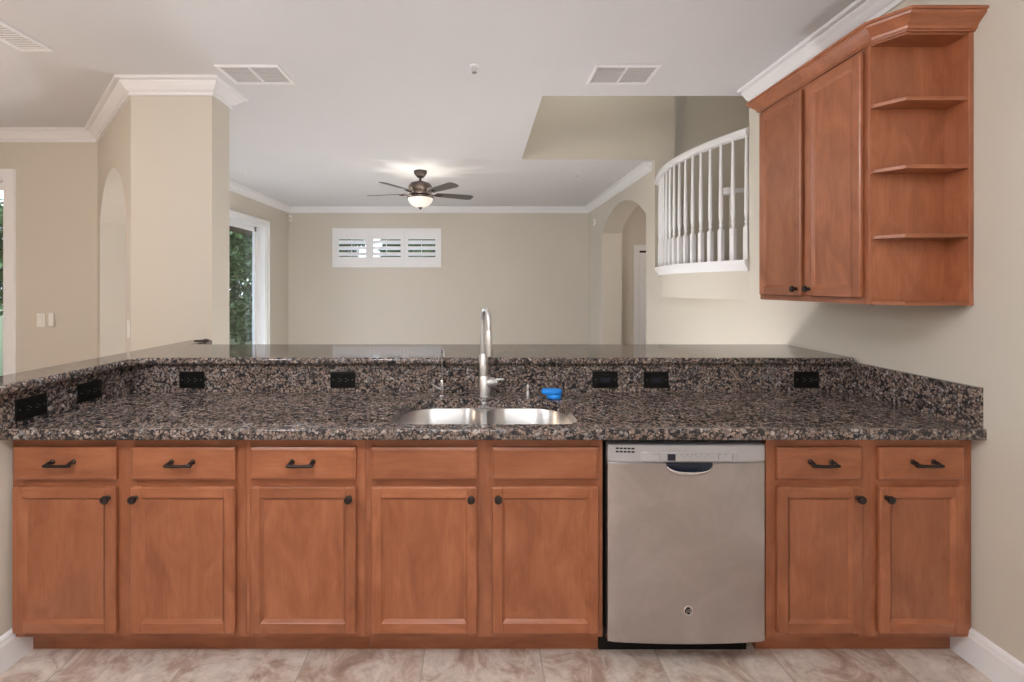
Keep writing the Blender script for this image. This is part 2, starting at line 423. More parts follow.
# baseboards
BB = [(0, 0), (0.016, 0), (0.016, 0.100), (0.013, 0.108), (0.011, 0.122), (0.006, 0.130), (0, 0.133)]
struct('baseboard_right', sweep([(WX, 1.82), (WX, -2.58)], BB, left=False), M['white'])
struct('baseboard_left', sweep([(-1.802, 1.10), (-1.802, 1.82)], BB, left=False), M['white'])
struct('baseboard_back', sweep([(LX, 7.16), (LX, BY), (WX, BY), (WX, 7.10)], BB, left=False), M['white'])
struct('baseboard_dining', sweep([(-4.09, 4.02), (-3.38, 4.02)], BB, left=False), M['white'])

# transom window with shutters
w1 = bpy.data.objects.new('window_1', None); COL.objects.link(w1); w1['kind'] = 'structure'; w1.location = ((wx0 + wx1) / 2, BY, (wz0 + wz1) / 2)
def at(o, ref): o.location = Vector(o.location) - Vector(ref.location); return o
def wpart(name, bm, m, par, **k):
    bmesh.ops.translate(bm, vec=-Vector(par.location), verts=bm.verts); return obj(name, bm, m, par, **k)
f = bmesh.new()
ox0, ox1, oz0, oz1 = wx0 - 0.03, wx1 + 0.03, wz0 - 0.025, wz1 + 0.025
yf = BY - 0.022
for (a, b, c_, d) in ((ox0 + 0.04, ox1 - 0.04, oz1 - 0.04, oz1), (ox0 + 0.04, ox1 - 0.04, oz0, oz0 + 0.04), (ox0, ox0 + 0.04, oz0, oz1), (ox1 - 0.04, ox1, oz0, oz1)): box(f, a, b, yf, BY, c_, d)
wpart('window_frame', f, M['white'], w1)
iw = (ox1 - ox0 - 0.08) / 3
for k in range(3):
    px0 = ox0 + 0.04 + k * iw; px1 = px0 + iw; f = bmesh.new()
    pz0, pz1 = oz0 + 0.04, oz1 - 0.04; lz0, lz1 = 1.955, 2.262
    box(f, px0 + 0.002, px0 + 0.066, yf + 0.004, yf + 0.03, pz0, pz1, 0.003); box(f, px1 - 0.066, px1 - 0.002, yf + 0.004, yf + 0.03, pz0, pz1, 0.003)
    box(f, px0 + 0.066, px1 - 0.066, yf + 0.004, yf + 0.03, pz0, lz0, 0.003); box(f, px0 + 0.066, px1 - 0.066, yf + 0.004, yf + 0.03, lz1, pz1, 0.003)
    sh = wpart('shutter_panel', f, M['white'], w1)
    n = 3
    for j in range(n):
        zc = lz0 + (lz1 - lz0) * (j + 0.5) / n; l = bmesh.new()
        lathe(l, [(0.001, px0 + 0.06), (0.040, px0 + 0.061), (0.040, px1 - 0.061), (0.001, px1 - 0.06)], axis='X', n=16)
        bmesh.ops.scale(l, vec=(1, 1, 0.16), verts=l.verts)
        bmesh.ops.rotate(l, cent=(0, 0, 0), matrix=Matrix.Rotation(R(-48), 3, 'X'), verts=l.verts)
        bmesh.ops.translate(l, vec=(0, yf + 0.02, zc), verts=l.verts)
        wpart('louver', l, M['white'], w1).parent = w1
    wpart('tilt_rod', B_((px0 + px1) / 2 - 0.006, (px0 + px1) / 2 + 0.006, yf - 0.022, yf - 0.012, lz0 + 0.01, lz1 - 0.01), M['white'], w1)
wpart('pane', B_(wx0, wx1, BY + 0.12, BY + 0.126, wz0, wz1), M['glass'], w1)

# living room sliding door
d1 = bpy.data.objects.new('door_1', None); COL.objects.link(d1); d1['kind'] = 'structure'; d1.location = (LX, 5.8, 0)
f = bmesh.new()
box(f, LX, LX + 0.022, 7.07, 7.15, 0, 2.46); box(f, LX, LX + 0.022, 4.46, 4.55, 0, 2.46); box(f, LX, LX + 0.022, 4.55, 7.07, 2.38, 2.46)
box(f, LX + 0.022, LX + 0.032, 7.13, 7.15, 0, 2.46); box(f, LX + 0.022, LX + 0.032, 4.46, 7.13, 2.44, 2.46)
wpart('casing', f, M['white'], d1)
f = bmesh.new()
box(f, LX - 0.2, LX, 7.05, 7.07, 0, 2.38); box(f, LX - 0.2, LX, 4.55, 4.57, 0, 2.38); box(f, LX - 0.2, LX, 4.57, 7.05, 2.36, 2.38)
wpart('jamb', f, M['white'], d1)
for (y0, y1, x) in ((5.80, 7.05, LX - 0.15), (4.57, 5.86, LX - 0.11)):
    f = bmesh.new()
    for a in ((y0, y0 + 0.05, 0.03, 2.36), (y1 - 0.05, y1, 0.03, 2.36)): box(f, x - 0.016, x + 0.016, a[0], a[1], a[2], a[3], 0.003)
    box(f, x - 0.016, x + 0.016, y0, y1, 2.29, 2.36, 0.003); box(f, x - 0.016, x + 0.016, y0, y1, 0.03, 0.11, 0.003)
    s = wpart('sliding_panel', f, M['white'], d1)
    g = B_(x - 0.003, x + 0.003, y0 + 0.05, y1 - 0.05, 0.11, 2.29); wpart('pane', g, M['glass'], d1)
# dining sliding door
d2 = bpy.data.objects.new('door_2', None); COL.objects.link(d2); d2['kind'] = 'structure'; d2.location = (-5.1, 4.02, 0)
f = bmesh.new()
box(f, -4.19, -4.10, 3.998, 4.02, 0, 2.48); box(f, -6.19, -6.10, 3.998, 4.02, 0, 2.48); box(f, -6.10, -4.19, 3.998, 4.02, 2.40, 2.48)
wpart('casing', f, M['white'], d2)
f = bmesh.new()
box(f, -4.205, -4.19, 4.02, 4.17, 0, 2.40); box(f, -6.10, -6.085, 4.02, 4.17, 0, 2.40); box(f, -6.085, -4.205, 4.02, 4.17, 2.385, 2.40)
wpart('jamb', f, M['white'], d2)
for (x0, x1, y) in ((-5.17, -4.205, 4.13), (-6.085, -5.12, 4.09)):
    f = bmesh.new()
    box(f, x0, x0 + 0.045, y - 0.015, y + 0.015, 0.03, 2.385, 0.003); box(f, x1 - 0.03, x1, y - 0.015, y + 0.015, 0.03, 2.385, 0.003)
    box(f, x0, x1, y - 0.015, y + 0.015, 2.32, 2.385, 0.003); box(f, x0, x1, y - 0.015, y + 0.015, 0.03, 0.11, 0.003)
    wpart('sliding_panel', f, M['white'], d2); wpart('pane', B_(x0 + 0.045, x1 - 0.03, y - 0.003, y + 0.003, 0.11, 2.32), M['glass'], d2)
# hallway door beyond the arch
d3 = bpy.data.objects.new('door_3', None); COL.objects.link(d3); d3['kind'] = 'structure'; d3.location = (3.05, 7.55, 0)
f = bmesh.new()
box(f, 2.55, 2.64, 7.53, 7.55, 0, 2.13); box(f, 3.40, 3.49, 7.53, 7.55, 0, 2.13); box(f, 2.64, 3.40, 7.53, 7.55, 2.04, 2.13)
wpart('casing', f, M['white'], d3)
f = B_(2.645, 3.395, 7.535, 7.549, 0.01, 2.0, 0.002)
for (a, b) in ((0.2, 0.95), (1.05, 1.85)):
    for (p, q) in ((2.73, 2.97), (3.07, 3.31)): box(f, p, q, 7.528, 7.536, a, b, 0.004)
wpart('door_leaf', f, M['white'], d3)
wpart('door_gap', B_(2.645, 3.395, 7.54, 7.549, 2.003, 2.035), M['blackmatte'], d3)

# ------------------------------------------------------------------ outside
g = B_(-60, 40, 8.11, 80, -0.25, -0.16); box(g, -60, -3.53, 4.17, 8.11, -0.25, -0.16)
struct('ground', g, M['lawn'])
struct('ground_patio', B_(-8.5, -3.53, 4.17, 7.6, -0.159, -0.05), M['concrete'])
so = B_(-4.6, -3.535, 4.175, 10.5, 2.62, 2.75); box(so, -4.6, -4.48, 4.175, 10.5, 2.46, 2.62)
struct('ceiling_patio', so, M['brownsoffit'])
random.seed(7)
def shrub(x, y, w_, h, nleaf, label, seed, ls=0.10):
    rnd = random.Random(seed)
    t = thing('garden_shrub', label, 'shrub', (x, y, -0.16), 0, 'shrubs beyond the patio')
    st = bmesh.new()
    for k in range(6):
        a = k * 1.05; tube(st, [(0.05 * math.cos(a), 0.05 * math.sin(a), 0), (0.25 * w_ * math.cos(a), 0.25 * w_ * math.sin(a), h * 0.4), (0.4 * w_ * math.cos(a + .3), 0.4 * w_ * math.sin(a + .3), h * 0.8)], [0.05, 0.035, 0.012], 7)
    obj('trunk', st, M['bark'], t)
    fo = bmesh.new()
    lumps = [(rnd.uniform(-.6, .6) * w_, rnd.uniform(-.6, .6) * w_, rnd.uniform(0.1, 0.92) * h, rnd.uniform(0.25, 0.45) * w_) for _ in range(26)]
    for k in range(nleaf):
        lx, ly, lz, lr = rnd.choice(lumps); u = rnd.uniform(-1, 1); ph = rnd.uniform(0, 6.283); rr = lr * rnd.uniform(0.6, 1.05); q = math.sqrt(1 - u * u)
        p = Vector((lx + rr * q * math.cos(ph), ly + rr * q * math.sin(ph), max(0.05, lz + rr * u)))
        d = Vector((rnd.uniform(-1, 1), rnd.uniform(-1, 1), rnd.uniform(-0.8, 0.5))).normalized(); s_ = d.cross(Vector((rnd.random(), rnd.random(), 1))).normalized()
        l = ls * rnd.uniform(0.6, 1.4)
        v = [fo.verts.new(p), fo.verts.new(p + d * l * 0.5 + s_ * l * 0.25), fo.verts.new(p + d * l), fo.verts.new(p + d * l * 0.5 - s_ * l * 0.25)]
        fo.faces.new(v)
    obj('foliage', fo, M['leaf'], t)
shrub(-5.75, 9.7, 0.9, 3.4, 11000, 'tall dense green shrub seen through the right half of the living room slider', 1, 0.15)
shrub(-7.6, 10.6, 1.1, 3.8, 11000, 'broad green shrub behind the tall one outside the living room slider', 2, 0.17)
shrub(-8.4, 7.2, 1.0, 3.2, 9000, 'leafy green shrub at the far edge of the patio, glimpsed through the dining slider', 3, 0.16)
shrub(-5.9, 7.0, 0.45, 1.7, 4000, 'low bright green shrub on the lawn near the dining slider', 4, 0.10)
shrub(-3.6, 12.2, 1.0, 4.2, 13000, 'dark green shrub behind the left part of the shuttered transom window', 5, 0.2)
shrub(-1.1, 12.2, 1.0, 4.2, 13000, 'dark green shrub behind the right part of the shuttered transom window', 6, 0.2)
shrub(-2.5, 14.6, 1.1, 4.6, 12000, 'green shrub behind the middle of the shuttered transom window', 10, 0.2)
shrub(-6.4, 14.0, 1.2, 4.6, 13000, 'tall green shrub at the back of the lawn, nearest the left wall corner', 9, 0.22)
shrub(-9.3, 14.2, 1.7, 5.0, 14000, 'tall green shrub far back on the left of the lawn', 8, 0.22)

# ------------------------------------------------------------------ kitchen: base cabinets
FY = 1.753      # face frame plane; door faces 20 mm in front
ZB, ZT = 0.098, 0.8715
def knob_bm(x, z, y):
    b = bmesh.new()
    lathe(b, [(0.009, y), (0.009, y - 0.003), (0.005, y - 0.006), (0.005, y - 0.014), (0.0135, y - 0.017), (0.0155, y - 0.021), (0.0145, y - 0.026), (0.008, y - 0.029), (0.0, y - 0.030)], (x, 0, z), 16, 'Y')
    return b
def pull_bm(x, z, y):
    b = bmesh.new()
    for s in (-1, 1):
        lathe(b, [(0.010, y), (0.010, y - 0.003), (0.0065, y - 0.007), (0.0065, y - 0.018)], (x + s * 0.040, 0, z + 0.004), 12, 'Y')
        tube(b, [(x + s * 0.040, y - 0.014, z + 0.004), (x + s * 0.041, y - 0.022, z + 0.001), (x + s * 0.042, y - 0.026, z - 0.002)], [0.0075, 0.008, 0.007], 10)
    tube(b, [(x - 0.050, y - 0.027, z - 0.002), (x - 0.040, y - 0.028, z - 0.002), (x, y - 0.029, z - 0.003), (x + 0.040, y - 0.028, z - 0.002), (x + 0.050, y - 0.027, z - 0.002)], [0.006, 0.0068, 0.0058, 0.0068, 0.006], 10)
    return b
def door_part(par, x0, x1, z0, z1, y, kx=None, kz=None, st=0.042):
    """recessed-panel door; y = front face (local), thickness 19 mm towards +y."""
    b = bmesh.new(); T = 0.019
    box(b, x0, x0 + st, y, y + T, z0, z1, 0.004, 0); box(b, x1 - st, x1, y, y + T, z0, z1, 0.004, 0)
    box(b, x0 + st - 0.003, x1 - st + 0.003, y + 0.0003, y + T, z0, z0 + st, 0.003, 1); box(b, x0 + st - 0.003, x1 - st + 0.003, y + 0.0003, y + T, z1 - st, z1, 0.003, 1)
    # inner sloped bead
    i0, i1, j0, j1 = x0 + st, x1 - st, z0 + st, z1 - st; q = 0.010
    o4 = [(i0, j0), (i1, j0), (i1, j1), (i0, j1)]; n4 = [(i0 + q, j0 + q), (i1 - q, j0 + q), (i1 - q, j1 - q), (i0 + q, j1 - q)]
    ov = [b.verts.new((p[0], y + 0.002, p[1])) for p in o4]; nv = [b.verts.new((p[0], y + 0.0095, p[1])) for p in n4]; bv = [b.verts.new((p[0], y + 0.012, p[1])) for p in o4]
    for k in range(4):
        fa = b.faces.new([ov[k], ov[(k + 1) % 4], nv[(k + 1) % 4], nv[k]]); fa.material_index = 1 if k % 2 == 0 else 0
        b.faces.new([nv[k], nv[(k + 1) % 4], bv[(k + 1) % 4], bv[k]])
    d = obj('door', b, [M['wood_v'], M['wood_h']], par)
    obj('panel', B_(i0 - 0.003, i1 + 0.003, y + 0.0093, y + 0.014, j0 - 0.003, j1 + 0.003), M['wood_v'], d)
    if kx is not None: obj('knob', knob_bm(kx, kz, y), M['bronze'], d, True, 40)
    return d
def drawer_part(par, x0, x1, z0, z1, y, pull=True, name='drawer'):
    b = bmesh.new(); q = 0.009
    L4 = [[(x0, z0), (x1, z0), (x1, z1), (x0, z1)], None, None]
    def lp(d, yy): return [b.verts.new(p) for p in ((x0 + d, yy, z0 + d), (x1 - d, yy, z0 + d), (x1 - d, yy, z1 - d), (x0 + d, yy, z1 - d))]
    rs = [lp(0, y + 0.019), lp(0, y + 0.006), lp(0.003, y + 0.004), lp(q, y + 0.001), lp(q + 0.001, y)]
    for a, c_ in zip(rs, rs[1:]):
        for k in range(4): b.faces.new([a[k], a[(k + 1) % 4], c_[(k + 1) % 4], c_[k]])
    b.faces.new(rs[0]); b.faces.new(rs[-1])
    d = obj(name, b, M['wood_h'], par)
    if pull: obj('pull', pull_bm((x0 + x1) / 2, (z0 + z1) / 2 + 0.005, y), M['bronze'], d, True, 40)
    return d
def base_unit(x0, x1, doors, pulls, label):
    t = thing('base_cabinet', label, 'cabinet', (x0, FY, 0), 0, 'base cabinets under the counter'); W = x1 - x0
    D = 0.545; b = bmesh.new()
    for a in ((0.001, 0.018), (W - 0.018, W - 0.001)): box(b, a[0], a[1], 0.019, D, ZB, ZT - 0.001); box(b, a[0], a[1], 0.079, D, 0.0, ZB)
    box(b, 0.018, W - 0.018, 0.019, D, ZB + 0.01, ZB + 0.028); box(b, 0.018, W - 0.018, D - 0.012, D, ZB + 0.028, ZT - 0.001)
    obj('carcass', b, M['wood_v'], t)
    # side panels start behind the toe kick
    b = bmesh.new()
    box(b, 0.0005, 0.045, 0, 0.019, ZB, ZT, 0.0008, 0); box(b, W - 0.048, W - 0.0005, 0, 0.019, ZB, ZT, 0.0008, 0)
    if len(doors) == 2:
        xm = (doors[0][1] + doors[1][0]) / 2 - x0; box(b, xm - 0.038, xm + 0.038, 0, 0.019, ZB, ZT, 0.0008, 0)
    for (a, c_) in ((ZB, ZB + 0.04), (0.675, 0.715), (ZT - 0.04, ZT)): box(b, 0.045, W - 0.048, 0.0008, 0.018, a, c_, 0, 1)
    obj('face_frame', b, [M['wood_v'], M['wood_h']], t)
    obj('toe_kick', B_(0.001, W - 0.001, 0.066, 0.078, 0.0, ZB + 0.01), M['wood_h'], t)
    for (a, c_, side), pl in zip(doors, pulls):
        kx = (c_ - 0.023) if side == 'R' else (a + 0.023)
        door_part(t, a - x0, c_ - x0, 0.124, 0.6825, -0.020, kx - x0, 0.644)
        drawer_part(t, a - x0, c_ - x0, 0.7085, 0.834, -0.020, pl, 'drawer' if pl else 'false_front')
    return t
# carcass sides would show in the toe space, so they are notched: done through a shallower foot below
base_unit(-1.800, -0.901, [(-1.785, -1.391, 'R'), (-1.333, -0.9357, 'L')], (1, 1), 'two-door cinnamon wood base cabinet with two drawers at the left end of the run')
base_unit(-0.901, -0.442, [(-0.878, -0.4736, 'R')], (1,), 'narrow single-door wood base cabinet with one drawer, left of the sink cabinet')
base_unit(-0.442, 0.4725, [(-0.416, -0.0105, 'R'), (0.0460, 0.4535, 'L')], (0, 0), 'two-door wood sink base cabinet whose top fronts have no pulls, left of the dishwasher')
base_unit(1.100, 1.893, [(1.136, 1.461, 'R'), (1.525, 1.850, 'L')], (1, 1), 'two-door wood base cabinet with two drawers, right of the dishwasher against the wall')

# ------------------------------------------------------------------ dishwasher
dwx0, dwx1 = 0.486, 1.082
dwt = thing('dishwasher', 'stainless steel dishwasher built in between two wooden base cabinets', 'dishwasher', ((dwx0 + dwx1) / 2, 1.74, 0)); cx = (dwx0 + dwx1) / 2; HW = (dwx1 - dwx0) / 2
obj('tub', B_(-HW, HW, 0.02, 0.53, 0.105, 0.868), M['blackmatte'], dwt)
obj('kick_plate', B_(-HW - 0.012, HW - 0.02, 0.073, 0.085, 0.002, 0.104), M['black'], dwt)
def bulge(x): return -0.014 - 0.012 * (1 - (x / HW) ** 2)
def curved_slab(z0, z1, extra=0.0, n=24, x0=-HW, x1=HW, back=0.019, bottom_drop=0.0):
    b = bmesh.new(); cols = []
    e = 0.004
    for i in range(n + 1):
        x = x0 + (x1 - x0) * i / n; y = bulge(x) - extra
        ed = 0.004 if i in (0, n) else 0
        cols.append([b.verts.new(p) for p in ((x, back, z0), (x, y + e + ed, z0), (x, y + ed, z0 + e), (x, y + ed, z1 - e), (x, y + e + ed, z1), (x, back, z1))])
    for a, c_ in zip(cols, cols[1:]):
        for k in range(6): b.faces.new([a[k], a[(k + 1) % 6], c_[(k + 1) % 6], c_[k]])
    b.faces.new(cols[0]); b.faces.new(cols[-1]); return b
dd = obj('door', curved_slab(0.098, 0.7815), M['steel'], dwt, True, 35)
cp = obj('control_panel', curved_slab(0.783, 0.850, 0.001), M['panelgrey'], dwt, True, 35)
# raised centre band of the panel
obj('panel_band', curved_slab(0.7875, 0.826, 0.005, x0=-0.178, x1=0.192), M['panelgrey'], cp, True, 35)
vb = bmesh.new()
for r_ in range(2):
    for k in range(5): x = -0.270 + k * 0.0145; box(vb, x, x + 0.0115, bulge(x) - 0.0025, bulge(x) + 0.002, 0.8205 + r_ * 0.0125, 0.8265 + r_ * 0.0125)
obj('vent_slots', vb, M['blackmatte'], cp)
obj('display', B_(-0.079, -0.050, bulge(-0.06) - 0.0075, bulge(-0.06) + 0.002, 0.795, 0.8185), M['display'], cp)
for x in (-0.132, -0.118, -0.030, -0.008, 0.012, 0.024, 0.045, 0.070, 0.115, 0.140): obj('button_print', B_(x, x + 0.005, bulge(x) - 0.0066, bulge(x), 0.8155, 0.8185), M['icon'], cp)
for x in (-0.108, 0.112, 0.166): obj('button_divider', B_(x, x + 0.0012, bulge(x) - 0.0066, bulge(x), 0.795, 0.818), M['icon'], cp)
for x in (-0.022, 0.002, 0.030, 0.058, 0.085): obj('button_print', B_(x, x + 0.009, bulge(x) - 0.0062, bulge(x), 0.8085, 0.8095), M['icon'], cp)
# scooped handle
hb = bmesh.new(); nu, nv = 20, 8; hx = 0.003; ha, hc, hd = 0.089, 0.043, 0.030; ztop = 0.782
rows = []
for j in range(nv + 1):
    v = j / nv
    row = []
    for i in range(nu + 1):
        u = -1 + 2 * i / nu; wz = (1 - abs(u) ** 2.6) ** 0.5
        th = v * math.pi / 2
        row.append(hb.verts.new((hx + ha * u, -0.026 - (hd * 0.8 * wz * math.cos(th) if j < nv else 0), ztop - wz * (0.024 + 0.021 * math.sin(th)))))
    rows.append(row)
for a, c_ in zip(rows, rows[1:]):
    for i in range(nu):
        q = [a[i], a[i + 1], c_[i + 1], c_[i]]
        try: hb.faces.new(q)
        except ValueError: pass
bmesh.ops.remove_doubles(hb, verts=hb.verts, dist=0.0004)
hn = obj('handle', hb, M['chrome'], dd, True)
sm = hn.modifiers.new('thickness', 'SOLIDIFY'); sm.thickness = 0.0025; sm.offset = 1
pk = [(hx + ha * (-1 + 2 * i / 24), ztop - 0.040 * (1 - abs(-1 + 2 * i / 24) ** 2.6) ** 0.5) for i in range(25)]
obj('handle_pocket', prism(pk, -0.0275, -0.02, axis='Y'), M['display'], dd)
# round badge with script letters
lb = bmesh.new(); lx, lz, ly = 0.000, 0.228, bulge(0.0)
lathe(lb, [(0.0185, ly + 0.001), (0.0185, ly - 0.0015), (0.0165, ly - 0.002), (0.0, ly - 0.002)], (lx, 0, lz), 28, 'Y')
bd = obj('badge', lb, M['chrome'], dd, True, 30)
rb = bmesh.new()
ringp = [(lx + 0.0150 * math.cos(2 * math.pi * k / 28), ly - 0.002, lz + 0.0150 * math.sin(2 * math.pi * k / 28)) for k in range(29)]
tube(rb, ringp, 0.0012, 6)
for k in range(4):
    a0 = math.pi / 2 * k + 0.5; tube(rb, [(lx + r_ * math.cos(a0 + s_), ly - 0.002, lz + r_ * math.sin(a0 + s_)) for r_, s_ in ((0.014, 0), (0.012, 0.25), (0.0115, 0.6), (0.0135, 0.9))], 0.0008, 6)
merge(rb, text_bm('GE', 0.0165, (lx, ly - 0.0026, lz), shear=0.35))
obj('logo', rb, M['chrome'], bd)
dk = bmesh.new(); lathe(dk, [(0.0135, ly - 0.0018), (0.0135, ly - 0.0022), (0.0, ly - 0.0022)], (lx, 0, lz), 24, 'Y'); obj('badge_face', dk, M['black'], bd)

# ------------------------------------------------------------------ granite
CF = 1.70; SY = 2.305
sx0, sx1, sy0, sy1 = -0.352, 0.388, 1.764, 2.150
def rrect(x0, x1, y0, y1, rf, rb_, n=8):
    P = []
    for (cx_, cy_, r_, a0) in ((x1 - rf, y0 + rf, rf, -90), (x1 - rb_, y1 - rb_, rb_, 0), (x0 + rb_, y1 - rb_, rb_, 90), (x0 + rf, y0 + rf, rf, 180)):
        for k in range(n + 1):
            a = R(a0 + 90 * k / n); P.append((cx_ + r_ * math.cos(a), cy_ + r_ * math.sin(a)))
    return P
hole = rrect(sx0, sx1, sy0, sy1, 0.06, 0.15)
ct = prism([(-1.800, CF + 0.018), (1.893, CF + 0.018), (1.893, SY + 0.024), (-1.800, SY + 0.024)], 0.872, 0.914, hole=hole)
nose = [(CF + 0.02, 0.914), (CF + 0.006, 0.914), (CF + 0.002, 0.9125), (CF, 0.909), (CF, 0.877), (CF + 0.002, 0.8735), (CF + 0.006, 0.872), (CF + 0.02, 0.872)]
merge(ct, prism(nose, -1.800, 1.893, axis='X'))
tag(obj('countertop', ct, M['granite'], smooth=True, auto=40), 'long brown speckled granite countertop with sink cutout over the base cabinets', 'countertop')
tag(obj('backsplash', B_(-1.764, 1.872, SY, SY + 0.024, 0.9145, 1.0545), M['granite']), 'long brown granite backsplash behind the sink, set with black outlets', 'backsplash', 'granite backsplashes')
tag(obj('backsplash', B_(-1.800, -1.765, 1.692, SY + 0.024, 0.9145, 1.0545, 0.0015), M['granite']), 'short brown granite backsplash at the left end of the counter', 'backsplash', 'granite backsplashes')
tag(obj('backsplash', prism([(1.712, 0.9145), (SY + 0.024, 0.9145), (SY + 0.024, 1.0545), (2.272, 1.0545), (2.272, 1.067), (1.712, 1.067)], 1.873, 1.894, axis='X'), M['granite']), 'granite side splash on the right wall at the right counter end', 'backsplash', 'granite backsplashes')
cr_ = [(-1.72 + 0.09 * (1 - math.cos(R(90 * k / 6))), 2.275 - 0.09 * (1 - math.sin(R(90 * k / 6)))) for k in range(7)]
bar = [(-1.72, 1.10)] + cr_ + [(1.868, 2.275), (1.888, 2.295), (1.893, 2.33), (1.893, 2.82), (-1.788, 2.82), (-1.788, 3.038), (-1.93, 3.038), (-1.93, 1.10)]
bt = tag(obj('bar_top', prism(bar, 1.0555, 1.09, 0.012, 3, lambda m, e: abs(e.verts[0].co.z - e.verts[1].co.z) < 1e-4), M['granite'], smooth=True, auto=40), 'raised polished granite bar top above the backsplash, turning forward along the left side', 'bar top')
for p in bt.data.polygons:
    if abs(p.normal.z) > 0.99: p.use_smooth = False

# outlets
def outlet_bm():
    return B_(-0.0635, 0.0635, -0.006, 0, -0.042, 0.042, 0.003, seg=2)
def outlet(kind, loc, rz, label):
    t = thing('wall_outlet' if kind == 'duplex' else 'rocker_switch', label, 'outlet' if kind == 'duplex' else 'switch', loc, rz, 'black plates on the backsplash')
    obj('cover_plate', outlet_bm(), M['black'], t)
    b = bmesh.new(); box(b, -0.034, 0.034, -0.0085, -0.006, -0.0175, 0.0175, 0.001)
    if kind == 'duplex':
        ins = obj('socket', b, M['black'], t); s = bmesh.new()
        for sx in (-1, 1):
            for sz in (-1, 1): box(s, sx * 0.017 - 0.0045, sx * 0.017 + 0.0045, -0.0092, -0.008, sz * 0.007 - 0.0013, sz * 0.007 + 0.0013)
            lathe(s, [(0.0028, -0.0092), (0.0028, -0.008)], (sx * 0.017 + 0.010, 0, 0), 10, 'Y')
            obj('slots', s, M['slot'], ins); s = bmesh.new()
        s.free()
    else:
        r_ = obj('rocker', b, M['black'], t); obj('rocker_mark', B_(-0.024, 0.024, -0.0095, -0.0084, -0.011, 0.011, 0.0008), M['display'], r_)
    for sx in (-1, 1):
        sc = bmesh.new(); lathe(sc, [(0.003, -0.006), (0.003, -0.0072), (0, -0.0075)], (sx * 0.048, 0, 0), 10, 'Y'); obj('screw', sc, M['slot'], t)
OZ = 0.976
outlet('duplex', (-1.457, SY - 0.0005, OZ), 0, 'black outlet on the back splash nearest the left corner')
outlet('duplex', (-0.693, SY - 0.0005, OZ), 0, 'black outlet on the back splash between the left corner and the sink')
outlet('rocker', (0.632, SY - 0.0005, OZ), 0, 'black rocker switch on the splash, the one nearer the blue sponge')
outlet('rocker', (0.891, SY - 0.0005, OZ), 0, 'black rocker switch on the splash above the dishwasher')
outlet('duplex', (1.650, SY - 0.0005, OZ), 0, 'black outlet at the right end of the back splash')
outlet('duplex', (-1.7645, 2.055, OZ), R(90), 'black outlet on the left side splash, nearer the corner')
outlet('duplex', (-1.7645, 1.787, OZ), R(90), 'black outlet on the left side splash, nearest the counter front')

# ------------------------------------------------------------------ sink
sk = thing('kitchen_sink', 'undermount stainless steel double bowl sink set in the granite counter', 'sink', (0.018, 1.926, 0.70))
FLH = []
def bowl(x0, x1, name):
    b = bmesh.new(); y0, y1 = sy0 - 0.006 - 1.926, sy1 + 0.006 - 1.926
    def ring(ins, z, rr):
        left = x0 < 0.0
        return [(p[0], p[1], z) for p in (rr_(x0 + ins, x1 - ins, y0 + ins, y1 - ins, 0.06, rr, left))]
    def rr_(a, c_, d, e, rf, rb_, left):
        P = []; n = 8
        rbl, rbr = (rb_, 0.09) if left else (0.09, rb_)
        for (cx_, cy_, r_, a0) in ((c_ - rf, d + rf, rf, -90), (c_ - rbr, e - rbr, rbr, 0), (a + rbl, e - rbl, rbl, 90), (a + rf, d + rf, rf, 180)):
            for k in range(n + 1): an = R(a0 + 90 * k / n); P.append((cx_ + r_ * math.cos(an), cy_ + r_ * math.sin(an)))
        return P
    FLH.append([(p[0], p[1]) for p in ring(0.0005, 0, 0.15)])
    prev = None; T = 0.8715 - 0.70
    for (ins, z, rb_) in ((0.0, T - 0.0005, 0.15), (0.003, T - 0.006, 0.15), (0.010, T - 0.13, 0.145), (0.025, T - 0.165, 0.13), (0.055, T - 0.175, 0.10)):
        vs = [b.verts.new(p) for p in ring(ins, z, rb_)]
        if prev:
            for k in range(len(vs)): b.faces.new([prev[k], prev[(k + 1) % len(vs)], vs[(k + 1) % len(vs)], vs[k]])
        prev = vs
    b.faces.new(prev)
    o = obj(name, b, M['sinksteel'], sk, True, 50)
    dr = bmesh.new(); xm = (x0 + x1) / 2; lathe(dr, [(0.045, T - 0.1745), (0.045, T - 0.172), (0.038, T - 0.171), (0.034, T - 0.176), (0.0, T - 0.1765)], (xm, 0, 0), 24)
    obj('drain', dr, M['chrome'], o, True, 40)
bowl(sx0 - 0.018 - 0.006, -0.011, 'bowl'); bowl(0.011, sx1 - 0.018 + 0.006, 'bowl')
fl_ = prism([(sx0 - 0.04, sy0 - 0.02 - 1.926), (sx1 + 0.004, sy0 - 0.02 - 1.926), (sx1 + 0.004, sy1 + 0.02 - 1.926), (sx0 - 0.04, sy1 + 0.02 - 1.926)], 0.8696 - 0.70, 0.8712 - 0.70, hole=FLH)
obj('flange', fl_, M['sinksteel'], sk)

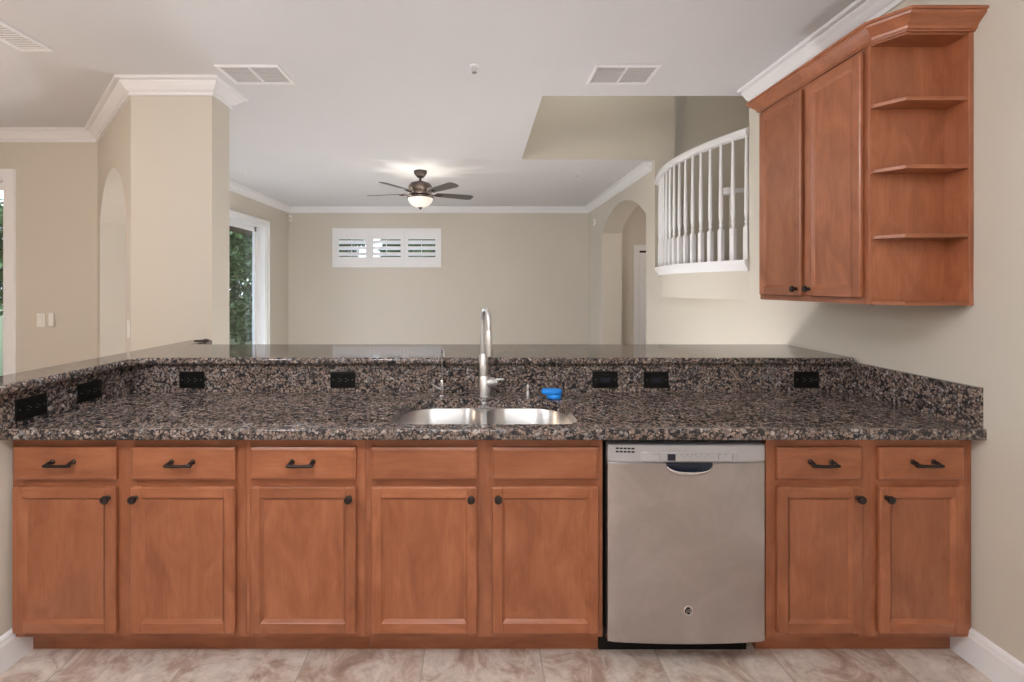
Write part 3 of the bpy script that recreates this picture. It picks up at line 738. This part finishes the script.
# faucet
fx, fy = 0.022, 2.215
fc = thing('kitchen_faucet', 'tall brushed nickel gooseneck faucet with side lever behind the sink', 'faucet', (fx, fy, 0.914))
b = bmesh.new(); lathe(b, [(0.030, 0.0005), (0.030, 0.003), (0.028, 0.005), (0.028, 0.095), (0.0225, 0.102)], n=28); lathe(b, [(0.0215, 0.095), (0.0215, 0.198), (0.017, 0.206)], (-0.005, 0, 0), 28)
obj('body', b, M['nickel'], fc, True, 40)
b = bmesh.new(); pts = []
dirx, diry = 0.20, -0.98; Rr = 0.072
for z in (0.205, 0.26, 0.32, 0.355): pts.append((-0.010, 0, z))
for k in range(1, 15):
    a = math.pi * k / 14; r_ = Rr * (1 - math.cos(a)); pts.append((-0.010 + dirx * r_, diry * r_, 0.355 + Rr * math.sin(a)))
pts.append((-0.010 + dirx * 2 * Rr, diry * 2 * Rr, 0.33))
tube(b, pts, [0.0105] * len(pts), 16); obj('spout', b, M['nickel'], fc, True, 50)
b = bmesh.new(); e = pts[-1]; lathe(b, [(0.0125, e[2] + 0.002), (0.0150, e[2] - 0.004), (0.0165, e[2] - 0.055), (0.0175, e[2] - 0.10), (0.0165, e[2] - 0.113), (0.010, e[2] - 0.1135)], (e[0], e[1], 0), 20)
obj('spray_head', b, M['nickel'], fc, True, 40)
b = bmesh.new(); lathe(b, [(0.024, 0.010), (0.024, 0.046), (0.0215, 0.050), (0.0125, 0.052), (0.0125, 0.060), (0.011, 0.062)], (0, -0.004, 0.068), 22, 'X')

tube(b, [(0.055, -0.004, 0.080), (0.075, -0.010, 0.084), (0.090, -0.016, 0.085)], [0.007, 0.0055, 0.0045], 12)
obj('lever', b, M['nickel'], fc, True, 40)
ft = thing('filter_tap', 'slender chrome drinking water tap with side lever, left of the faucet', 'faucet', (-0.185, 2.21, 0.914))
b = bmesh.new(); lathe(b, [(0.014, 0.0005), (0.014, 0.004), (0.010, 0.008), (0.0095, 0.06), (0.0075, 0.075), (0.005, 0.08)], n=18); obj('body', b, M['chrome'], ft, True, 40)
b = bmesh.new(); pp = [(0, 0, 0.07), (0, 0, 0.19)] + [(0.2 * 0.045 * (1 - math.cos(math.pi * k / 8 * 0.9)), -0.045 * (1 - math.cos(math.pi * k / 8 * 0.9)), 0.19 + 0.045 * math.sin(math.pi * k / 8 * 0.9)) for k in range(1, 9)]
tube(b, pp, 0.0042, 10); obj('spout', b, M['chrome'], ft, True, 50)
b = bmesh.new(); tube(b, [(0, -0.002, 0.028), (-0.022, -0.012, 0.045), (-0.048, -0.022, 0.066)], [0.0075, 0.0065, 0.0045], 10); obj('lever', b, M['chrome'], ft, True, 50)
sd = thing('soap_dispenser', 'short slim metal post standing on the counter right of the faucet', 'dispenser', (0.232, 2.21, 0.914))
b = bmesh.new(); lathe(b, [(0.0125, 0.0005), (0.0125, 0.004), (0.009, 0.006), (0.0085, 0.022), (0.0065, 0.026)], n=16); obj('base', b, M['nickel'], sd, True, 40)
b = bmesh.new(); lathe(b, [(0.0045, 0.024), (0.0045, 0.040), (0.0068, 0.042), (0.0068, 0.053), (0.003, 0.058), (0, 0.058)], n=14); obj('head', b, M['nickel'], sd, True, 40)
# blue sponge
b = bmesh.new()
outline = [(-0.050, 0.010), (-0.046, -0.012), (-0.020, -0.024), (0.012, -0.028), (0.040, -0.022), (0.050, -0.004), (0.044, 0.018), (0.014, 0.028), (-0.018, 0.024), (-0.036, 0.022)]
merge(b, prism([(p[0] * 0.72 + 0.010, p[1] * 0.9) for p in outline], 0.0008, 0.024, 0.006, 2)); merge(b, prism(outline, 0.022, 0.046, 0.008, 3))
o = obj('sponge', b, M['blue'], smooth=True, auto=60); o.location = (0.342, 2.165, 0.914)
tag(o, 'small bright blue sponge on the counter behind the right sink bowl', 'sponge')
# small dark clip on the bar next to the column
b = prism([(-0.05, -0.02), (-0.03, -0.03), (0.03, -0.028), (0.048, -0.012), (0.035, 0.012), (-0.02, 0.014)], 0.0006, 0.006, 0.002, 2); tube(b, [(0.0, 0, 0.005), (0.02, -0.006, 0.010), (0.044, -0.01, 0.006)], 0.003, 8)
o = obj('trivet', b, M['bronze']); o.location = (-1.825, 3.0, 1.09); tag(o, 'small flat dark metal piece on the bar top beside the column', 'trivet')

# ------------------------------------------------------------------ upper cabinet + open end shelves
UX = 1.577; uy0, uy1 = 1.846, 2.56; UZ0, UZ1 = 1.375, 2.43
uc = thing('wall_cabinet', 'two-door cinnamon wood wall cabinet hung on the right wall', 'cabinet', (UX, uy1, 0), R(-90))
W = uy1 - uy0; D = WX - UX - 0.001
b = bmesh.new()
box(b, 0, 0.018, 0.019, D, UZ0, UZ1); box(b, W - 0.018, W, 0.019, D, UZ0, UZ1); box(b, 0.018, W - 0.018, 0.019, D, UZ0 + 0.012, UZ0 + 0.03); box(b, 0.018, W - 0.018, 0.019, D, UZ1 - 0.018, UZ1); box(b, 0.018, W - 0.018, D - 0.01, D, UZ0 + 0.03, UZ1 - 0.018)
obj('carcass', b, M['wood_v'], uc)
b = bmesh.new(); box(b, 0, 0.036, 0, 0.019, UZ0, UZ1, 0.0008); box(b, W - 0.036, W, 0, 0.019, UZ0, UZ1, 0.0008)
xm = uy1 - 2.197; box(b, xm - 0.03, xm + 0.03, 0, 0.019, UZ0, UZ1, 0.0008)
for a in ((UZ0, UZ0 + 0.04), (UZ1 - 0.05, UZ1)): box(b, 0.036, W - 0.036, 0.0008, 0.018, a[0], a[1], 0, 1)
obj('face_frame', b, [M['wood_v'], M['wood_h']], uc)
dA = (uy1 - 2.54, uy1 - 2.214); dB = (uy1 - 2.18, uy1 - 1.866)
door_part(uc, dA[0], dA[1], 1.402, 2.408, -0.020, dA[1] - 0.028, 1.436, 0.045)
door_part(uc, dB[0], dB[1], 1.402, 2.408, -0.020, dB[0] + 0.028, 1.436, 0.045)
# end shelf unit
sy_ = 1.745; cxs = 1.634
es = thing('corner_shelf', 'open wooden end shelf unit with three angled shelves beside the wall cabinet', 'shelf unit', (0, 0, 0))
b = bmesh.new(); box(b, UX, WX - 0.019, uy0 - 0.008, uy0 - 0.0005, UZ0, UZ1); obj('back_panel', b, M['wood_v'], es)
b = B_(WX - 0.0195, WX - 0.001, sy_ , uy0 - 0.0005, UZ0, UZ1, 0.001); obj('side_panel', b, M['wood_v'], es)
plan = [(WX - 0.0195, uy0 - 0.008), (WX - 0.0195, sy_ + 0.002), (cxs, sy_ + 0.002), (UX + 0.002, uy0 - 0.024), (UX + 0.002, uy0 - 0.008)]
for z in (UZ0 + 0.0, 1.637, 1.902, 2.164, UZ1 - 0.014):
    nm = 'shelf' if 1.5 < z < 2.3 else ('bottom_panel' if z < 1.5 else 'top_panel')
    obj(nm, prism(plan, z, z + 0.014, 0.001, 1), M['wood_h'], es)
# wooden crown along both
cp_ = [(0, 2.424), (0.006, 2.424), (0.008, 2.430), (0.013, 2.431), (0.015, 2.442), (0.028, 2.458), (0.044, 2.474), (0.046, 2.484), (0.052, 2.485), (0.052, 2.496), (0, 2.496)]
cw = sweep([(WX - 0.001, sy_ - 0.0005), (cxs - 0.0005, sy_ - 0.0005), (UX - 0.0005, uy0 - 0.024), (UX, uy1), (WX - 0.001, uy1)], cp_, left=True)
tag(obj('cabinet_crown', cw, M['wood_h']), 'wooden crown moulding wrapping the top of the wall cabinet and end shelves', 'moulding')

# ------------------------------------------------------------------ ceiling fixtures
def vent(x0, x1, y0, y1, label, slats=True, center=True, n=8):
    t = thing('ceiling_vent', label, 'vent', ((x0 + x1) / 2, (y0 + y1) / 2, CZ), 0, 'ceiling vents'); a, c_ = (x1 - x0) / 2, (y1 - y0) / 2; F = 0.022
    b = bmesh.new()
    for q in ((-a, a, -c_, -c_ + F), (-a, a, c_ - F, c_), (-a, -a + F, -c_ + F, c_ - F), (a - F, a, -c_ + F, c_ - F)): box(b, q[0], q[1], q[2], q[3], -0.012, -0.0005, 0.003)
    if center: box(b, -0.008, 0.008, -c_ + F, c_ - F, -0.010, -0.0005, 0.002)
    obj('frame', b, M['white'], t)
    obj('backing', B_(-a + F, a - F, -c_ + F, c_ - F, -0.0025, -0.0004), M['grille'], t)
    s = bmesh.new()
    for k in range(n):
        y = -c_ + F + (2 * c_ - 2 * F) * (k + 0.5) / n; box(s, -a + F, a - F, y - 0.006, y + 0.002, -0.006, -0.003)
    obj('slats', s, M['white' if not center else 'grille'], t)
vent(-1.645, -1.245, 2.81, 3.07, 'white framed ceiling vent beside the column crown moulding')
vent(0.715, 1.125, 2.81, 3.07, 'white framed ceiling vent near the stair opening')
vent(-2.66, -2.475, 2.05, 2.64, 'white slatted ceiling vent at the top left corner', center=False, n=24)
def sprinkler(x, y, label):
    t = thing('sprinkler_head', label, 'sprinkler', (x, y, CZ), 0, 'ceiling sprinklers')
    b = bmesh.new(); lathe(b, [(0.032, -0.0005), (0.032, -0.003), (0.022, -0.008), (0.008, -0.010)], n=18); obj('escutcheon', b, M['white'], t, True, 40)
    b = bmesh.new(); tube(b, [(0, 0, -0.008), (0, 0, -0.03)], 0.006, 8)
    for s in (-1, 1): tube(b, [(0.005 * s, 0, -0.014), (0.013 * s, 0, -0.026), (0.004 * s, 0, -0.042)], 0.0022, 6)
    obj('nozzle', b, M['nickel'], t, True, 50)
    b = bmesh.new(); lathe(b, [(0.0, -0.042), (0.015, -0.042), (0.016, -0.044), (0.0, -0.0455)], n=14); obj('deflector', b, M['chrome'], t, True, 40)
sprinkler(-0.035, 2.83, 'small metal sprinkler head alone on the middle of the kitchen ceiling')
sprinkler(1.18, 5.5, 'small sprinkler head on the far ceiling beyond the stair opening')
sprinkler(-2.85, 5.5, 'small sprinkler head on the far ceiling beside the column')

# ceiling fan
fan = thing('ceiling_fan', 'five-blade bronze ceiling fan with a lit glass bowl in the living room', 'ceiling fan', (-0.71, 5.42, CZ))
b = bmesh.new(); lathe(b, [(0.078, -0.0005), (0.078, -0.02), (0.068, -0.045), (0.040, -0.078), (0.018, -0.085)], n=28); obj('canopy', b, M['fanbronze'], fan, True, 40)
b = bmesh.new(); tube(b, [(0, 0, -0.08), (0, 0, -0.14)], 0.013, 12); obj('downrod', b, M['fanbronze'], fan, True, 40)
b = bmesh.new(); lathe(b, [(0.02, -0.125), (0.06, -0.130), (0.115, -0.150), (0.138, -0.180), (0.140, -0.225), (0.128, -0.24), (0.118, -0.255), (0.130, -0.27), (0.132, -0.285), (0.11, -0.30), (0.08, -0.305)], n=36)
hs = obj('motor_housing', b, M['fanbronze'], fan, True, 40)
b = bmesh.new()
for k in range(14):
    a = 2 * math.pi * k / 14; r0 = 0.139
    tube(b, [(r0 * math.cos(a), r0 * math.sin(a), -0.22), (0.136 * math.cos(a + .18), 0.136 * math.sin(a + .18), -0.235), (0.122 * math.cos(a + .1), 0.122 * math.sin(a + .1), -0.252), (0.13 * math.cos(a), 0.13 * math.sin(a), -0.268)], 0.006, 6)
obj('scrollwork', b, metal('antique_gold_trim', (0.22, 0.17, 0.13), 0.45), hs, True, 50)
b = bmesh.new(); lathe(b, [(0.09, -0.302), (0.155, -0.310), (0.160, -0.318), (0.156, -0.328), (0.135, -0.330)], n=36); obj('light_fitter', b, M['fanbronze'], fan, True, 40)
b = bmesh.new(); lathe(b, [(0.150, -0.326), (0.148, -0.340), (0.135, -0.372), (0.105, -0.405), (0.06, -0.428), (0.02, -0.434)], n=36); obj('glass_bowl', b, M['bowl'], fan, True, 60)
b = bmesh.new(); lathe(b, [(0.022, -0.430), (0.026, -0.438), (0.014, -0.448), (0.010, -0.456), (0.0, -0.464)], n=16); obj('finial', b, M['fanbronze'], fan, True, 40)
for k in range(5):
    th = R(24 + 72 * k); mt = Matrix.Rotation(th, 4, 'Z')
    b = bmesh.new(); merge(b, prism([(0.20, -0.052), (0.62, -0.068), (0.665, -0.05), (0.675, 0), (0.665, 0.05), (0.62, 0.068), (0.20, 0.052), (0.185, 0.03), (0.185, -0.03)], -0.004, 0.004, 0.002, 1))
    bmesh.ops.transform(b, matrix=Matrix.Translation((0, 0, -0.268)) @ mt @ Matrix.Rotation(R(-12), 4, 'X'), verts=b.verts)
    bl = obj('blade', b, M['blade'], fan)
    b = bmesh.new(); tube(b, [(0.11, 0, -0.01), (0.16, 0, -0.012), (0.20, 0, -0.008), (0.26, 0, -0.008)], [0.012, 0.011, 0.014, 0.010], 8); box(b, 0.19, 0.27, -0.03, 0.03, -0.011, -0.004, 0.002)
    bmesh.ops.transform(b, matrix=Matrix.Translation((0, 0, -0.268)) @ mt @ Matrix.Rotation(R(-12), 4, 'X'), verts=b.verts)
    obj('blade_iron', b, M['fanbronze'], bl, True, 40)
    # uplight bulbs of the fan between the blades
    a2 = R(24 + 36 + 72 * k); ld_ = bpy.data.lights.new('fan_uplight', 'POINT'); ld_.energy = 0.75; ld_.color = (1, 0.93, 0.82); ld_.shadow_soft_size = 0.02
    lo = bpy.data.objects.new('fan_uplight', ld_); COL.objects.link(lo); lo.parent = fan; lo.location = (0.215 * math.cos(a2), 0.215 * math.sin(a2), -0.235)

# added fill globes, out of view (around the camera, dining area, hallway, stair hall)
def pendant(x, y, zc, r_, mat, label, ztop=CZ):  # hanging globe put in only to brighten its area
    t = thing('added_globe_pendant', label, 'fill lamp', (x, y, ztop), 0)
    b = bmesh.new(); lathe(b, [(0.06, -0.0005), (0.06, -0.012), (0.03, -0.03), (0.01, -0.034)], n=20); obj('canopy', b, M['nickel'], t, True, 40)
    b = bmesh.new(); tube(b, [(0, 0, -0.03), (0, 0, zc - ztop + r_ * 0.98)], 0.006, 8); obj('rod', b, M['nickel'], t)
    b = bmesh.new(); bmesh.ops.create_icosphere(b, subdivisions=3, radius=r_); bmesh.ops.translate(b, vec=(0, 0, zc - ztop), verts=b.verts); obj('globe', b, mat, t, True)
pendant(-1.45, 0.45, 2.10, 0.17, M['globe_k'], 'added white fill globe pendant over the kitchen floor, left of the camera')  # this and the next two added for even kitchen light
pendant(-0.25, 0.35, 2.50, 0.17, M['globe_k'], 'added white fill globe pendant close to the kitchen ceiling, nearest above the camera')
pendant(0.1, -1.3, 2.10, 0.17, M['globe_k'], 'added white fill globe pendant over the kitchen floor, behind the camera')
pendant(2.9, 6.2, 2.5, 0.12, M['globe_h'], 'added small warm fill globe pendant in the hallway beyond the right arch')  # added to brighten the hallway seen through the arch
pendant(-3.7, 1.5, 1.95, 0.17, M['globe_d'], 'added warm fill globe pendant over the dining area')  # added for warm fill on the column and dining wall
pendant(1.1, 4.1, 4.3, 0.20, M['globe_s'], 'added fill globe pendant high in the stair hall', TOPZ)  # added to light the stair hall from above

def fill_floor_globe(x, y, label):  # globe added to lift the living room ceiling, hidden by the bar
    t = thing('added_floor_globe', label, 'fill lamp', (x, y, 0))
    b = bmesh.new(); lathe(b, [(0.12, 0.001), (0.12, 0.015), (0.03, 0.03), (0.012, 0.05), (0.012, 0.26)], n=24); obj('base', b, M['nickel'], t, True, 40)
    b = bmesh.new(); bmesh.ops.create_icosphere(b, subdivisions=3, radius=0.15); bmesh.ops.translate(b, vec=(0, 0, 0.40), verts=b.verts); obj('globe', b, M['globe_l'], t, True)
fill_floor_globe(-2.2, 5.2, 'added low fill globe on the living room floor left of the fan')
fill_floor_globe(0.3, 3.5, 'added low fill globe on the living room floor under the stair opening')

# ------------------------------------------------------------------ curved balustrade
br = thing('stair_balustrade', 'white curved balustrade on the landing above the right wall', 'railing', (WX, 4.065, 1.635))
def rel(p, z): return (p[0] - WX, p[1] - 4.065, z - 1.635)
rb = bmesh.new(); prof = [(-0.032, 2.515), (-0.022, 2.508), (0.022, 2.508), (0.032, 2.515), (0.034, 2.540), (0.022, 2.562), (0, 2.572), (-0.022, 2.562), (-0.034, 2.540)]
rings = []
for i in range(41):
    u = i / 40; rings.append([rb.verts.new(rel(bal(u, -0.0 + o_), z)) for o_, z in prof])
for a, c_ in zip(rings, rings[1:]):
    for k in range(len(prof)): rb.faces.new([a[k], a[(k + 1) % len(prof)], c_[(k + 1) % len(prof)], c_[k]])
rb.faces.new(rings[0]); rb.faces.new(rings[-1])
obj('handrail', rb, M['white'], br, True, 45)
b = bmesh.new(); lathe(b, [(0.0, -0.03), (0.04, -0.028), (0.046, -0.01), (0.046, 0.02), (0.03, 0.035), (0, 0.036)], rel(bal(0.985), 2.54), 18); obj('rosette', b, M['white'], br, True, 40)
NB = 17; s0 = None
for k in range(NB):
    u = 0.012 + 0.976 * k / (NB - 1); p = bal(u, -0.005)
    if s0 is None:
        b = bmesh.new(); box(b, -0.0165, 0.0165, -0.0165, 0.0165, 0.0, 0.235, 0.0015)
        lathe(b, [(0.0165, 0.234), (0.011, 0.25), (0.010, 0.262), (0.0155, 0.272), (0.0105, 0.284), (0.0115, 0.30), (0.0165, 0.34), (0.0150, 0.50), (0.0095, 0.87), (0.0095, 0.876)], n=14)
        s0 = obj('baluster', b, M['white'], br, True, 30); o = s0
    else:
        o = s0.copy(); COL.objects.link(o); o.parent = br
    o.location = rel(p, 1.6355)
    tt = (p[1] - 4.0025) / 0.7975; o.rotation_euler = (0, 0, -math.atan(0.19 * 2 * tt / 0.7975))
# half wall with cap on the upper stair
kw = thing('knee_wall', 'short half wall with a white rounded cap behind the curved balustrade', 'half wall', (2.32, 4.2, 1.60))
obj('wall_body', B_(0.01, 1.18, -0.055, 0.055, 0.0, 0.70), M['wall'], kw)
b = prism([(-0.03, -0.06), (1.18, -0.06), (1.18, 0.06), (-0.03, 0.06)], 0.7, 0.745, 0.012, 3); lathe(b, [(0.0, 0.69), (0.05, 0.695), (0.058, 0.72), (0.05, 0.755), (0, 0.765)], (-0.02, 0, 0), 20); obj('cap', b, M['white'], kw, True, 40)

# ------------------------------------------------------------------ small wall devices
def plate(loc, rz, label, kind='switch'):
    t = thing('light_switch', label, 'switch', loc, rz, 'white light switches')
    obj('cover_plate', B_(-0.037, 0.037, -0.006, -0.0004, -0.061, 0.061, 0.003, seg=2), M['plastic'], t)
    obj('rocker', B_(-0.017, 0.017, -0.010, -0.006, -0.033, 0.033, 0.002), M['plastic'], t)
plate((-3.875, 4.02, 1.15), 0, 'white light switch on the dining wall beside the fan remote')
n_ang = ang + math.pi
q = 0.055; px_, py_ = ax + math.cos(ang) * q, ay + math.sin(ang) * q
plate((px_, py_, 1.16), ang + math.pi, 'white light switch on the angled wall just right of its arch')
t = thing('fan_remote', 'slim beige remote in a wall cradle, right of the dining wall light switch', 'remote', (-3.775, 4.02, 1.15))
obj('cradle', B_(-0.026, 0.026, -0.014, -0.0004, -0.062, 0.0, 0.005, seg=2), M['ivory'], t); obj('remote_body', B_(-0.021, 0.021, -0.022, -0.004, -0.055, 0.062, 0.006, seg=2), M['plastic'], t)
def sensor(loc, rz, label):
    t = thing('motion_sensor', label, 'sensor', loc, rz, 'corner motion sensors')
    obj('housing', B_(-0.03, 0.03, -0.038, -0.0004, -0.06, 0.06, 0.012, seg=3), M['plastic'], t)
    b = bmesh.new(); lathe(b, [(0.0, -0.052), (0.012, -0.049), (0.02, -0.038)], (0, 0, -0.012), 14, 'Y'); obj('lens', b, M['ivory'], t, True)
sensor((-3.29, BY, 2.63), 0, 'small white motion sensor high in the left corner of the back wall')
sensor((WX, 7.45, 2.50), R(-90), 'small white motion sensor high on the wall left of the right arch')
